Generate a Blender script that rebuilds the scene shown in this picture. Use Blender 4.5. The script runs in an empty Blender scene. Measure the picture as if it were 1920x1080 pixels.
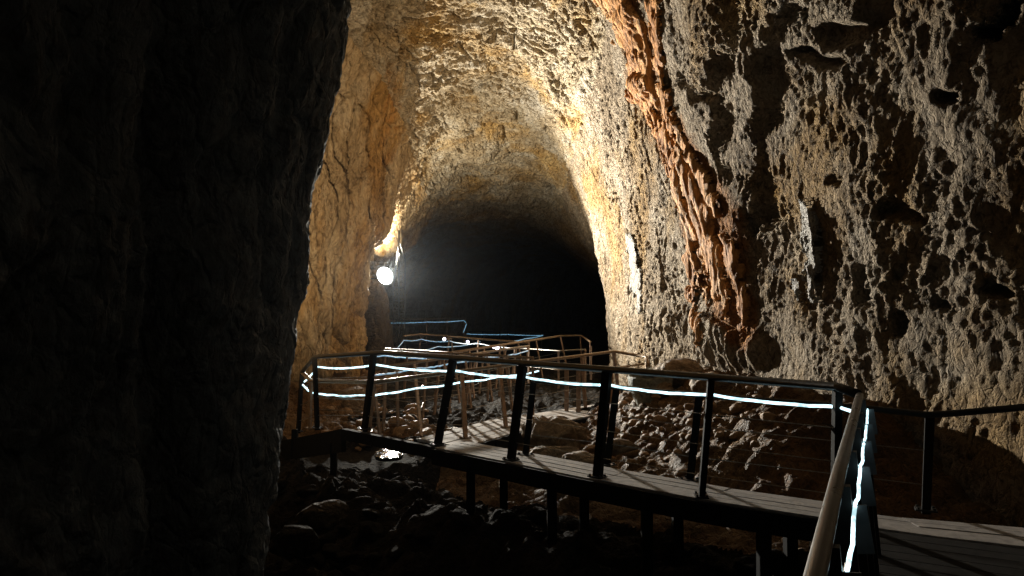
import bpy, bmesh, math, random
import numpy as np
from mathutils import Vector, Matrix, noise as mnoise
random.seed(7)
SC = bpy.context.scene
COL = SC.collection

# ------------------------------------------------------------------ camera, world, exposure
F = 1371.0                       # focal length in pixels of a 1920 px wide picture
CZ = 1.565                       # eye height above the near walkway deck (deck = z 0)
PITCH = math.atan(35 / F)
cam_d = bpy.data.cameras.new('camera'); cam = bpy.data.objects.new('camera', cam_d); COL.objects.link(cam)
cam_d.sensor_width = 36; cam_d.lens = 36 * F / 1920; cam_d.clip_start = .05; cam_d.clip_end = 400
cam.location = (0, 0, CZ); cam.rotation_euler = (math.pi / 2 + PITCH, 0, 0)
SC.camera = cam
W = bpy.data.worlds.new('World'); SC.world = W; W.use_nodes = True
_n = W.node_tree.nodes; _bg = _n['Background']
_sky = _n.new('ShaderNodeTexSky'); _sky.sky_type = 'NISHITA'; _sky.sun_disc = False
_sky.sun_elevation = math.radians(15); _sky.sun_rotation = math.radians(150)
W.node_tree.links.new(_sky.outputs[0], _bg.inputs[0]); _bg.inputs[1].default_value = 0.0012
SC.view_settings.view_transform = 'Standard'; SC.view_settings.look = 'None'
SC.view_settings.exposure = 0; SC.view_settings.gamma = 1
SC.cycles.use_denoising = True
SC.cycles.max_bounces = 4; SC.cycles.diffuse_bounces = 1; SC.cycles.glossy_bounces = 3
SC.cycles.sample_clamp_indirect = 4

# lamp powers (back and warm are floodlights, up is an added fill light)
P_BACK, P_UP, P_WARM = 19000, 1700, 1700

# ------------------------------------------------------------------ helpers: picture <-> place
_c, _s = math.cos(PITCH), math.sin(PITCH)
def ray(px, py):
    x, y = (px - 960) / F, (540 - py) / F
    return Vector((x, _c - y * _s, _s + y * _c))
def at(px, py, d):
    r = ray(px, py); r = r * (d / r.y)
    return Vector((r.x, r.y, r.z + CZ))
def atz(px, py, z):
    r = ray(px, py); r = r * ((z - CZ) / r.z)
    return Vector((r.x, r.y, z))
def project(P):
    x, y, z = P[..., 0], P[..., 1], P[..., 2] - CZ
    dep = np.maximum(y * _c + z * _s, 1e-3); up = -y * _s + z * _c
    return 960 + F * x / dep, 540 - F * up / dep

# ------------------------------------------------------------------ noise
_rng = np.random.default_rng(11)
_perm = np.tile(_rng.permutation(256), 3).astype(np.int32)
_g = _rng.normal(size=(256, 3)); _g = (_g / np.linalg.norm(_g, axis=1)[:, None]).astype(np.float32)
def perlin(p):
    p = np.asarray(p, np.float32); i = np.floor(p); f = p - i; i = i.astype(np.int32) & 255
    u = f * f * f * (f * (f * 6 - 15) + 10)
    out = 0
    for dx in (0, 1):
        hx = _perm[i[..., 0] + dx]; wx = u[..., 0] if dx else 1 - u[..., 0]
        for dy in (0, 1):
            hy = _perm[hx + i[..., 1] + dy]; wy = wx * (u[..., 1] if dy else 1 - u[..., 1])
            for dz in (0, 1):
                h = _perm[hy + i[..., 2] + dz]; w = wy * (u[..., 2] if dz else 1 - u[..., 2])
                g = _g[h]
                out = out + w * (g[..., 0] * (f[..., 0] - dx) + g[..., 1] * (f[..., 1] - dy) + g[..., 2] * (f[..., 2] - dz))
    return out * 1.6
def fbm(p, octv=4, gain=.5):
    a, t, s = 1., 0, 0.
    for k in range(octv):
        t = t + a * perlin(p * (2.03 ** k) + 17.3 * k); s += a; a *= gain
    return t / s
def ridge(p, octv=3, gain=.5):
    a, t, s = 1., 0, 0.
    for k in range(octv):
        t = t + a * (1 - np.abs(perlin(p * (2.07 ** k) + 9.1 * k)) * 2); s += a; a *= gain
    return t / s
def sstep(a, b, x):
    t = np.clip((x - a) / (b - a), 0, 1); return t * t * (3 - 2 * t)
def worley2(x, y, seed=0):
    ix, iy = np.floor(x).astype(int), np.floor(y).astype(int)
    f1 = np.full(x.shape, 9., np.float32); idv = np.zeros(x.shape, np.float32)
    for a in (-1, 0, 1):
        for b in (-1, 0, 1):
            cx, cy = ix + a, iy + b
            h = _perm[(_perm[(cx + seed) & 255] + cy) & 255]; h2 = _perm[h + 37]
            d = np.hypot(cx + h / 255. - x, cy + h2 / 255. - y)
            m = d < f1; f1 = np.where(m, d, f1); idv = np.where(m, h / 255., idv)
    return f1, idv

# ------------------------------------------------------------------ helpers: meshes and tags
def grid_mesh(name, P, mat, faces_mask=None, flip=False, rust=None):
    ny, nt = P.shape[:2]
    a = (np.arange(ny - 1)[:, None] * nt + np.arange(nt - 1)[None, :])
    q = np.stack([a, a + 1, a + nt + 1, a + nt], -1).reshape(-1, 4)
    if flip: q = q[:, ::-1]
    if faces_mask is not None: q = q[faces_mask.reshape(-1)]
    V = P.reshape(-1, 3)
    used = np.unique(q); remap = np.full(len(V), -1, np.int64); remap[used] = np.arange(len(used))
    V = V[used]; q = remap[q]
    me = bpy.data.meshes.new(name)
    me.vertices.add(len(V)); me.vertices.foreach_set('co', V.astype(np.float32).ravel())
    me.loops.add(q.size); me.loops.foreach_set('vertex_index', q.astype(np.int32).ravel())
    me.polygons.add(len(q)); me.polygons.foreach_set('loop_start', np.arange(0, q.size, 4, dtype=np.int32))
    me.polygons.foreach_set('use_smooth', np.ones(len(q), bool))
    if rust is not None:
        at_ = me.attributes.new('rust', 'FLOAT', 'POINT'); at_.data.foreach_set('value', rust.reshape(-1)[used].astype(np.float32))
    me.update(); me.validate()
    me.materials.append(mat)
    o = bpy.data.objects.new(name, me); COL.objects.link(o); return o
def tag(o, label=None, cat=None, group=None, kind=None):
    if label: o['label'] = label
    if cat: o['category'] = cat
    if group: o['group'] = group
    if kind: o['kind'] = kind
    return o
def empty(name, loc=(0, 0, 0)):
    o = bpy.data.objects.new(name, None); COL.objects.link(o); o.location = loc; o.empty_display_size = .2; return o
class MB:
    def __init__(s): s.v = []; s.f = []
    def box(s, c, sx, sy, sz):
        """c centre, sx sy sz are full-length axis vectors"""
        c, sx, sy, sz = Vector(c), Vector(sx) / 2, Vector(sy) / 2, Vector(sz) / 2
        n = len(s.v)
        for a in (-1, 1):
            for b in (-1, 1):
                for d in (-1, 1): s.v.append(c + sx * a + sy * b + sz * d)
        s.f += [[n + i for i in q] for q in ((0, 1, 3, 2), (4, 6, 7, 5), (0, 4, 5, 1), (2, 3, 7, 6), (0, 2, 6, 4), (1, 5, 7, 3))]
    def hexa(s, bot, top):
        n = len(s.v); k = len(bot); s.v += [Vector(p) for p in bot] + [Vector(p) for p in top]
        s.f.append([n + i for i in reversed(range(k))]); s.f.append([n + k + i for i in range(k)])
        for i in range(k):
            j = (i + 1) % k; s.f.append([n + i, n + j, n + k + j, n + k + i])
    def bar(s, a, b, wide, w, t):
        """flat bar from a to b; wide = direction of its broad side"""
        a, b = Vector(a), Vector(b); ax = (b - a); L = ax.length; ax.normalize()
        wd = Vector(wide); wd = (wd - ax * wd.dot(ax)).normalized(); th = ax.cross(wd)
        s.box((a + b) / 2, ax * L, wd * w, th * t)
    def tube(s, pts, r, k=10, flat=1.0, cap=True):
        pts = [Vector(p) for p in pts]; n0 = len(s.v); N = len(pts)
        for i, p in enumerate(pts):
            d1 = (pts[i] - pts[i - 1]).normalized() if i else (pts[1] - pts[0]).normalized()
            d2 = (pts[i + 1] - pts[i]).normalized() if i < N - 1 else d1
            t = (d1 + d2); t = t.normalized() if t.length > 1e-6 else d1
            up = Vector((0, 0, 1)) if abs(t.z) < .95 else Vector((0, 1, 0))
            u = t.cross(up).normalized(); v = u.cross(t)
            m = 1 / max(.5, math.sqrt(max(.01, (1 + d1.dot(d2)) / 2)))
            for j in range(k):
                a = 2 * math.pi * j / k
                s.v.append(p + u * (math.cos(a) * r * m) + v * (math.sin(a) * r * flat))
        for i in range(N - 1):
            for j in range(k):
                a = n0 + i * k + j; b = n0 + i * k + (j + 1) % k
                s.f.append([a, b, b + k, a + k])
        if cap:
            s.f.append([n0 + j for j in reversed(range(k))]); s.f.append([n0 + (N - 1) * k + j for j in range(k)])
    def build(s, name, mat, parent=None, smooth=False, bevel=0):
        me = bpy.data.meshes.new(name)
        off = Vector((0, 0, 0)); up_ = parent
        while up_ is not None: off = off + up_.location; up_ = up_.parent
        me.from_pydata([tuple(v - off) for v in s.v], [], s.f); me.update()
        bm = bmesh.new(); bm.from_mesh(me); bmesh.ops.recalc_face_normals(bm, faces=bm.faces)
        if bevel: bmesh.ops.bevel(bm, geom=bm.edges[:], offset=bevel, segments=1, affect='EDGES')
        if smooth:
            for f in bm.faces: f.smooth = len(f.verts) == 4
        bm.to_mesh(me); bm.free()
        me.materials.append(mat)
        o = bpy.data.objects.new(name, me); COL.objects.link(o)
        if parent is not None: o.parent = parent
        return o

# ------------------------------------------------------------------ materials
def nodes(name):
    m = bpy.data.materials.new(name); m.use_nodes = True
    t = m.node_tree; return m, t, t.nodes, t.links, t.nodes['Principled BSDF']
def ramp(N, stops):
    r = N.new('ShaderNodeValToRGB'); e = r.color_ramp.elements
    while len(e) < len(stops): e.new(.5)
    for el, (p, c) in zip(e, stops): el.position = p; el.color = (*c, 1) if len(c) == 3 else c
    return r
def rock(name, cols, stain=None, rough=(.55, .9), bump=.6, bscale=9., zsq=1., big=.35, crack=(.5, 7.), spec=.35, rust=None):
    """rock: three-tone mottling, stain patches, dark flecks at random, gritty relief"""
    m, t, N, L, B = nodes(name)
    tc = N.new('ShaderNodeTexCoord'); mp = N.new('ShaderNodeMapping'); mp.inputs['Scale'].default_value = (1, 1, zsq)
    L.new(tc.outputs['Object'], mp.inputs[0])
    def nz(scale, det=6, rough=.6, dist=0., src=mp):
        n = N.new('ShaderNodeTexNoise'); n.inputs['Scale'].default_value = scale; n.inputs['Detail'].default_value = det
        n.inputs['Roughness'].default_value = rough; n.inputs['Distortion'].default_value = dist
        L.new(src.outputs[0], n.inputs['Vector']); return n
    n1 = nz(1.1 * big / .35, 8, .65, .6); n2 = nz(bscale * .9, 7, .72, 1.2); n3 = nz(.45, 4, .6, .5)
    r1 = ramp(N, [(.3, cols[0]), (.5, cols[1]), (.7, cols[2])]); L.new(n1.outputs[0], r1.inputs[0])
    mx = N.new('ShaderNodeMix'); mx.data_type = 'RGBA'; mx.blend_type = 'MULTIPLY'; mx.inputs[0].default_value = .8
    r2 = ramp(N, [(.36, (.26, .21, .16)), (.47, (.8, .76, .70)), (.60, (1.25, 1.22, 1.18))]); L.new(n2.outputs[0], r2.inputs[0])
    L.new(r1.outputs[0], mx.inputs[6]); L.new(r2.outputs[0], mx.inputs[7])
    col = mx.outputs[2]
    if stain:
        rs = ramp(N, [(.5, (0, 0, 0)), (.64, (1, 1, 1))]); L.new(n3.outputs[0], rs.inputs[0])
        m2 = N.new('ShaderNodeMix'); m2.data_type = 'RGBA'; m2.blend_type = 'MULTIPLY'; m2.inputs[7].default_value = (*stain, 1)
        L.new(rs.outputs[0], m2.inputs[0]); L.new(col, m2.inputs[6]); col = m2.outputs[2]
    if rust:                                                   # mineral staining, broken up by noise
        an = N.new('ShaderNodeAttribute'); an.attribute_name = 'rust'; n6 = nz(2.2, 6, .65, .8)
        ma = N.new('ShaderNodeMath'); ma.operation = 'MULTIPLY_ADD'; ma.inputs[1].default_value = 1.5; L.new(an.outputs['Fac'], ma.inputs[0])
        mb_ = N.new('ShaderNodeMath'); mb_.operation = 'SUBTRACT'; mb_.inputs[1].default_value = .75; L.new(n6.outputs[0], mb_.inputs[0]); L.new(mb_.outputs[0], ma.inputs[2])
        rr_ = ramp(N, [(.0, (0, 0, 0)), (.45, (.85, .85, .85))]); L.new(ma.outputs[0], rr_.inputs[0])
        m3 = N.new('ShaderNodeMix'); m3.data_type = 'RGBA'; m3.blend_type = 'MULTIPLY'; m3.inputs[7].default_value = (*rust, 1)
        L.new(rr_.outputs[0], m3.inputs[0]); L.new(col, m3.inputs[6]); col = m3.outputs[2]
    L.new(col, B.inputs['Base Color'])
    rr = N.new('ShaderNodeMapRange'); rr.inputs[3].default_value = rough[0]; rr.inputs[4].default_value = rough[1]
    L.new(n2.outputs[0], rr.inputs[0]); L.new(rr.outputs[0], B.inputs['Roughness'])
    B.inputs['Specular IOR Level'].default_value = spec
    n4 = nz(bscale, 8, .72, .4); n5 = nz(bscale * 3.5, 5, .7, .2)
    ad = N.new('ShaderNodeMath'); ad.operation = 'MULTIPLY_ADD'; ad.inputs[1].default_value = .35
    L.new(n5.outputs[0], ad.inputs[0]); L.new(n4.outputs[0], ad.inputs[2])
    # crackle: crooked little grooves, from a warped cell pattern
    wv = N.new('ShaderNodeMix'); wv.data_type = 'VECTOR'; wv.inputs[0].default_value = .22
    nw = nz(bscale * .35, 4, .6, .5); L.new(mp.outputs[0], wv.inputs[4]); L.new(nw.outputs[1], wv.inputs[5])
    vo = N.new('ShaderNodeTexVoronoi'); vo.feature = 'DISTANCE_TO_EDGE'; vo.inputs['Scale'].default_value = bscale * .75; L.new(wv.outputs[1], vo.inputs['Vector'])
    vr = N.new('ShaderNodeMapRange'); vr.inputs[1].default_value = 0; vr.inputs[2].default_value = .14; vr.inputs[3].default_value = -crack[0]; vr.inputs[4].default_value = 0
    L.new(vo.outputs['Distance'], vr.inputs[0])
    a2 = N.new('ShaderNodeMath'); a2.operation = 'ADD'; L.new(ad.outputs[0], a2.inputs[0]); L.new(vr.outputs[0], a2.inputs[1])
    bp = N.new('ShaderNodeBump'); bp.inputs['Strength'].default_value = bump; bp.inputs['Distance'].default_value = .11
    L.new(a2.outputs[0], bp.inputs['Height']); L.new(bp.outputs[0], B.inputs['Normal'])
    return m
def plain(name, col, rough=.5, metal=0., var=.25, scale=14, bump=.1, spec=.5):
    m, t, N, L, B = nodes(name)
    tc = N.new('ShaderNodeTexCoord'); n = N.new('ShaderNodeTexNoise'); n.inputs['Scale'].default_value = scale; n.inputs['Detail'].default_value = 6
    L.new(tc.outputs['Object'], n.inputs['Vector'])
    r = ramp(N, [(.3, tuple(c * (1 - var) for c in col)), (.7, tuple(c * (1 + var) for c in col))]); L.new(n.outputs[0], r.inputs[0])
    L.new(r.outputs[0], B.inputs['Base Color']); B.inputs['Metallic'].default_value = metal
    rr = N.new('ShaderNodeMapRange'); rr.inputs[3].default_value = max(.05, rough - .12); rr.inputs[4].default_value = min(1, rough + .12)
    L.new(n.outputs[0], rr.inputs[0]); L.new(rr.outputs[0], B.inputs['Roughness']); B.inputs['Specular IOR Level'].default_value = spec
    if bump:
        b = N.new('ShaderNodeBump'); b.inputs['Strength'].default_value = bump; b.inputs['Distance'].default_value = .01
        L.new(n.outputs[0], b.inputs['Height']); L.new(b.outputs[0], B.inputs['Normal'])
    return m
def glow(name, col, strength):
    m, t, N, L, B = nodes(name)
    B.inputs['Base Color'].default_value = (.8, .8, .8, 1); B.inputs['Emission Color'].default_value = (*col, 1)
    B.inputs['Emission Strength'].default_value = strength
    if 'rope' in name:                       # diodes and milky sheath: the glow is uneven along the rope
        tc = N.new('ShaderNodeTexCoord'); n = N.new('ShaderNodeTexNoise'); n.inputs['Scale'].default_value = 16; n.inputs['Detail'].default_value = 3
        L.new(tc.outputs['Object'], n.inputs['Vector']); mr = N.new('ShaderNodeMapRange'); mr.inputs[1].default_value = .35; mr.inputs[2].default_value = .65
        mr.inputs[3].default_value = strength * .35; mr.inputs[4].default_value = strength * 1.25
        L.new(n.outputs[0], mr.inputs[0]); L.new(mr.outputs[0], B.inputs['Emission Strength'])
    return m
def wood(name, col, rough=.75, spec=.3):
    m, t, N, L, B = nodes(name)
    tc = N.new('ShaderNodeTexCoord'); n = N.new('ShaderNodeTexNoise'); n.inputs['Scale'].default_value = 5; n.inputs['Detail'].default_value = 8
    n.inputs['Roughness'].default_value = .7; n.inputs['Distortion'].default_value = 1.5
    L.new(tc.outputs['Object'], n.inputs['Vector'])
    r = ramp(N, [(.3, tuple(c * .55 for c in col)), (.55, col), (.75, tuple(c * 1.25 for c in col))]); L.new(n.outputs[0], r.inputs[0])
    L.new(r.outputs[0], B.inputs['Base Color']); B.inputs['Roughness'].default_value = rough; B.inputs['Specular IOR Level'].default_value = spec
    b = N.new('ShaderNodeBump'); b.inputs['Strength'].default_value = .25; b.inputs['Distance'].default_value = .01
    L.new(n.outputs[0], b.inputs['Height']); L.new(b.outputs[0], B.inputs['Normal']); return m

M = {}
M['right'] = rock('right_wall_rock', [(.28, .215, .145), (.44, .36, .27), (.58, .51, .42)], stain=(.95, .78, .5), bump=1., bscale=13, zsq=.75, spec=.08, rust=(1., .56, .26))
M['vault'] = rock('vault_rock', [(.27, .20, .115), (.42, .35, .25), (.53, .49, .42)], stain=(1., .80, .48), bump=.8, bscale=8, zsq=1.5, spec=.12, rust=(1., .62, .28))
M['left'] = rock('left_wall_rock', [(.25, .175, .095), (.41, .31, .19), (.51, .42, .30)], stain=(.97, .78, .48), bump=.7, bscale=7, zsq=.5, spec=.12, rust=(1., .62, .28))
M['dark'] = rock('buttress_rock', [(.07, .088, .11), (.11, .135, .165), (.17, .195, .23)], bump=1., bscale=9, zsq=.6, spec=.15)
M['flow'] = rock('flowstone', [(.28, .12, .04), (.52, .25, .085), (.64, .40, .20)], stain=(.9, .65, .45), bump=.5, bscale=9, zsq=.3, rough=(.55, .85), spec=.2)
M['calcite'] = rock('calcite', [(.36, .33, .28), (.50, .47, .42), (.62, .60, .56)], bump=.9, bscale=20, zsq=.4, rough=(.35, .7), spec=.3)
M['ground'] = rock('cave_ground_rock', [(.10, .058, .026), (.19, .115, .055), (.27, .175, .095)], stain=(.85, .68, .48), bump=.7, bscale=14, rough=(.4, .85), spec=.25)
M['pit'] = rock('shade_black_rock', [(.014, .0125, .011), (.026, .023, .02), (.045, .039, .034)], bump=.6, bscale=12, rough=(.7, .95), spec=.08)  # near-black copy of the ground rock, shade put into its colour
M['pit_stone'] = rock('dim_brown_rock', [(.045, .032, .021), (.07, .052, .034), (.10, .075, .05)], bump=.6, bscale=9, spec=.2)  # darker copy of the boulder rock, shade put into its colour
M['stone'] = rock('boulder_rock', [(.2, .135, .08), (.30, .215, .135), (.38, .29, .2)], bump=.6, bscale=7, rough=(.45, .85))
M['cobble'] = rock('cobble_rock', [(.20, .115, .05), (.33, .20, .10), (.42, .29, .17)], bump=.4, bscale=12, rough=(.35, .7), spec=.35)
M['grey_stone'] = rock('grey_hollow_rock', [(.17, .18, .16), (.24, .25, .22), (.30, .31, .28)], bump=.35, bscale=9, rough=(.5, .85))
M['steel'] = plain('dark_painted_steel', (.012, .0115, .011), .42, .1, .3, 20)
M['dark_post'] = plain('black_railing_post', (.010, .0095, .009), .8, 0, .3, 20, spec=.1)
M['pipe'] = plain('brown_handrail_pipe', (.27, .19, .12), .36, .35, .3, 30)
M['post'] = plain('rusty_brown_post', (.26, .17, .11), .55, .2, .35, 16)
M['near'] = plain('worn_near_handrail', (.075, .06, .048), .3, .7, .2, 9)
M['plate'] = plain('grey_bracket_plate', (.15, .16, .17), .5, .3, .25, 18)
M['cable'] = plain('steel_cable', (.30, .27, .23), .4, .7, .2, 40, 0)
M['deck'] = wood('grey_deck_plank', (.44, .40, .375))
M['shade_deck'] = wood('shade_dark_plank', (.035, .032, .03), .9, .05)  # deck planks darkened, the shade on these walkways put into their colour
M['fascia'] = plain('black_walkway_beam', (.010, .010, .011), .85, 0, .3, 12, spec=.15)
M['rope'] = glow('led_rope', (.60, .92, 1.0), 2.6)
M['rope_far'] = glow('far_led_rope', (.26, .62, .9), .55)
M['lens'] = glow('flood_lens', (.93, .97, 1.0), 14)
M['warm_lens'] = glow('warm_flood_lens', (1, .8, .5), 20)
M['spot'] = glow('small_spot_lens', (.9, .85, 1.0), 6)
M['black'] = plain('lamp_housing', (.02, .02, .022), .5)
M['mast'] = plain('mast_steel', (.03, .03, .032), .7, 0)
def water_mat():
    m, t, N, L, B = nodes('dark_water')
    B.inputs['Base Color'].default_value = (.01, .012, .012, 1); B.inputs['Roughness'].default_value = .04
    tc = N.new('ShaderNodeTexCoord'); n = N.new('ShaderNodeTexNoise'); n.inputs['Scale'].default_value = 5; n.inputs['Detail'].default_value = 4
    L.new(tc.outputs['Object'], n.inputs['Vector']); b = N.new('ShaderNodeBump'); b.inputs['Strength'].default_value = .6; b.inputs['Distance'].default_value = .03
    L.new(n.outputs[0], b.inputs['Height']); L.new(b.outputs[0], B.inputs['Normal']); return m
M['water'] = water_mat()

# ------------------------------------------------------------------ cave shell (two walls and the vault, one swept section)
def curve(pts, y, sig=.5):
    p = np.array(pts, float); yy = np.linspace(p[0, 0], p[-1, 0], 2400); v = np.interp(yy, p[:, 0], p[:, 1])
    st = yy[1] - yy[0]; k = np.arange(-int(3 * sig / st), int(3 * sig / st) + 1); w = np.exp(-.5 * (k * st / sig) ** 2); w /= w.sum()
    v = np.convolve(np.pad(v, len(k) // 2, mode='edge'), w, 'valid')
    return np.interp(y, yy, v)
# the passage bends away behind the lamp, so its end stays out of sight
XR = [(-5, 5.4), (2, 5.3), (4, 5.4), (5, 4.95), (6.5, 4.42), (8, 4.0), (11, 3.45), (14.7, 3.02), (18, 2.82), (20, 2.72), (22, 2.75), (26, 3.0), (32, 3.6), (40, 5), (50, 9), (70, 22), (92, 40)]
XL = [(-5, -6.5), (8, -6.8), (11, -6.3), (13, -5.5), (15, -4.75), (17.6, -3.8), (20, -3.75), (24, -4.05), (28, -4.5), (31, -5.4), (36, -7.5), (44, -6.5), (56, -1), (70, 8), (92, 26)]
HC = [(-5, 10), (8, 10.2), (12, 9.9), (15, 9.3), (18, 8.5), (21, 7.6), (24, 6.9), (28, 6.1), (32, 5.5), (38, 5.1), (92, 5.1)]
ZF = -1.7
ys = np.concatenate([np.arange(-5, 3, .2), np.arange(3, 6, .04), np.arange(6, 21.2, .025), np.arange(21.2, 33, .06), np.arange(33, 90, .6)])
ts = np.concatenate([np.linspace(0, .36, 430), np.linspace(.36, .64, 330)[1:], np.linspace(.64, 1, 300)[1:]])
xr, xl, hc = curve(XR, ys, .35), curve(XL, ys, .22), curve(HC, ys, .6)
ang = np.linspace(0, math.pi, 500); ca, sa = np.cos(ang), np.sin(ang)
P0 = np.zeros((len(ys), len(ts), 3), np.float32)
for i, y in enumerate(ys):
    n = 2.7; e = 2 / n
    x = (xr[i] + xl[i]) / 2 + (xr[i] - xl[i]) / 2 * np.sign(ca) * np.abs(ca) ** e
    z = ZF + (hc[i] - ZF) * np.abs(sa) ** e
    s = np.concatenate([[0], np.cumsum(np.hypot(np.diff(x), np.diff(z)))]); s /= s[-1]
    P0[i, :, 0] = np.interp(ts, s, x); P0[i, :, 1] = y; P0[i, :, 2] = np.interp(ts, s, z)
# under the overhang the left wall steps back twice: the floodlight stands in that recess
rec = np.interp(ys, [18.2, 18.9, 21.5, 23.4, 24.0, 24.9, 25.8, 30, 34], [0, -.95, -1.15, -.62, -.55, -.6, -1.5, -1.8, 0])
_lo = 1 - sstep(2.7, 4.2, P0[..., 2] + .5 * np.sin(P0[..., 1] * 1.7))
P0[..., 0] += (rec[:, None] * _lo * sstep(.58, .66, ts)[None, :]).astype(np.float32)
rec = np.interp(ys, [20.6, 22.2, 26, 32, 40], [0, 1.0, 2.4, 2.6, 1.5])
P0[..., 0] += (rec[:, None] * (1 - sstep(.6, 4.6, P0[..., 2])) * (1 - sstep(.30, .42, ts))[None, :]).astype(np.float32)
def inward(P):
    du = np.gradient(P, axis=0); dv = np.gradient(P, axis=1); n = np.cross(dv, du)
    n /= np.linalg.norm(n, axis=-1)[..., None] + 1e-9
    ctr = np.stack([(xr + xl) / 2, ys, (hc + ZF) / 2], -1)[:, None, :]
    return np.where(((ctr - P) * n).sum(-1).mean() > 0, n, -n)
N0 = inward(P0)
def smooth_n(n, k=9):
    for ax in (0, 1):
        pad = [(0, 0)] * 3; pad[ax] = (k, k); q = np.pad(n, pad, mode='edge'); c = np.cumsum(q, axis=ax)
        a = np.take(c, range(2 * k, c.shape[ax]), axis=ax); b = np.take(c, range(0, c.shape[ax] - 2 * k), axis=ax); n = a - b
    return n / (np.linalg.norm(n, axis=-1)[..., None] + 1e-9)
N0 = smooth_n(N0)
wr = 1 - sstep(.33, .40, ts)[None, :]; wl = sstep(.56, .72, ts)[None, :]; wc = 1 - wr - wl
def sc(P, a, b, c): return P * np.array([a, b, c], np.float32)
warp = np.stack([perlin(P0 * .9 + 3.1), perlin(P0 * .9 + 31.7), perlin(P0 * .9 + 71.2)], -1) * .35
Q = P0 + warp
big = fbm(sc(P0, .42, .42, .3), 3)
# right wall: knobbly, pitted, drawn out downwards
k1 = ridge(sc(Q, 1.6, 1.6, 1.2), 2); k2 = fbm(sc(Q, 7., 7., 3.2) + .6 * warp[..., :1], 4, .8); k3 = fbm(sc(P0, 14, 14, 7.5), 3, .7)
pit = sstep(.12, .5, fbm(sc(Q, 1.5, 1.5, 1.0) + 40, 3))
vary = .55 + .75 * sstep(-.25, .3, fbm(sc(P0, .7, .7, .6) + 500, 3))
dr = .28 * big + .06 * ridge(sc(Q, .75, .75, .55) + 600, 2) + vary * (.012 * k1 + .062 * k2 + .040 * k3 - .035 * pit)
dr = dr + sstep(11, 14.5, ys)[:, None] * (.035 * ridge(sc(Q, 4.5, 4.5, 1.1) + 700, 3, .6) + .05 * fbm(sc(Q, 8, 8, 3.5) + 720, 3, .7) - .07 * (1 - np.abs(perlin(sc(Q, 2., 2., .7) + 740)) * 1.7).clip(0, 1) ** 8)
# vault: flaky ledges and thin crooked cracks lying across the passage
c1 = fbm(sc(Q, .9, 1.2, .8) + 7, 4); c2 = ridge(sc(Q, 1.9, 3.6, 2.2) + 5, 2); cr = (1 - np.abs(perlin(sc(Q, 1.15, 1.9, 1.6) + 50)) * 1.6).clip(0, 1) ** 9
cr2 = (1 - np.abs(perlin(sc(Q, 2.6, 4.6, 3.4) + 90)) * 1.6).clip(0, 1) ** 7
fl = fbm(sc(P0, 6., 9., 8.) + 20, 4, .65)
dc = .45 * big + .26 * c1 + .05 * c2 + .085 * fl - .20 * cr * (perlin(P0 * .7 + 5) > -.1) - .09 * cr2
# left wall: upright slabs and fissures
l1 = fbm(sc(Q, 1.1, 1.1, .5) + 13, 4); l2 = ridge(sc(Q, 3.2, 3.2, 1.3) + 3, 3, .55); lc = (1 - np.abs(perlin(sc(Q, 1.5, 1.5, .55) + 150)) * 1.6).clip(0, 1) ** 9
dl = .35 * big + .20 * l1 + .10 * l2 + .06 * k3 - .20 * lc
disp = dr * wr + dc * wc + dl * wl
# hollows and gullies of the right wall
PX, PY = project(P0)
def band(pl, X=None, Y=None):
    """1 on the line, 0 at its half-width; pl = (px, py, half width)"""
    X = PX if X is None else X; Y = PY if Y is None else Y
    best = np.full(X.shape, -9., np.float32)
    for (x0, y0, r0), (x1, y1, r1) in zip(pl[:-1], pl[1:]):
        dx, dy = x1 - x0, y1 - y0; t = np.clip(((X - x0) * dx + (Y - y0) * dy) / (dx * dx + dy * dy + 1e-6), 0, 1)
        best = np.maximum(best, 1 - np.hypot(X - x0 - t * dx, Y - y0 - t * dy) / (r0 + t * (r1 - r0)))
    return best
isr = (ts < .40)[None, :] & (ys < 21)[:, None] & (ys > 3)[:, None]
jx = PX + 22 * perlin(P0 * 2.2 + 60) + 9 * k3 * 2; jy = PY + 22 * perlin(P0 * 2.2 + 95)
for pl, dep in (([(1395, -20, 24), (1375, 90, 22), (1352, 190, 20), (1356, 280, 18), (1372, 340, 8)], .4),
                ([(1470, 20, 20), (1452, 120, 30), (1440, 200, 28), (1425, 300, 20), (1432, 410, 26), (1425, 440, 10)], .6),
                ([(1545, 60, 40), (1600, 70, 30), (1640, 10, 34)], .45), ([(1560, 120, 22), (1500, 110, 14)], .4),
                ([(1740, 185, 16), (1790, 180, 12)], .35), ([(1880, 20, 26), (1850, 70, 22), (1830, 60, 18)], .5),
                ([(1615, 505, 24), (1622, 560, 22)], .5), ([(1500, 520, 16), (1515, 560, 16)], .4), ([(1675, 605, 24), (1690, 600, 16)], .45),
                ([(1555, 345, 20), (1570, 350, 12)], .35), ([(1755, 570, 14), (1770, 580, 14)], .3), ([(1840, 540, 20), (1870, 538, 12)], .35),
                ([(1665, 395, 24), (1700, 410, 22)], .3), ([(1330, 180, 14), (1285, 150, 14)], .3),
                ([(1325, 505, 6), (1326, 560, 9), (1332, 590, 6)], .5), ([(1350, 590, 12), (1385, 610, 10), (1400, 640, 12)], .2)):
    disp = disp - .6 * dep * sstep(0, .75, band(pl, jx, jy)) * isr
# fluted drapery at the foot of the right wall
flu = sstep(0, .8, band([(1290, 610, 60), (1350, 640, 90), (1400, 650, 60)])) * isr
disp = disp + flu * (.17 * ridge(sc(P0, 2.6, 2.6, .35) + 200, 2) + .05)
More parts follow.
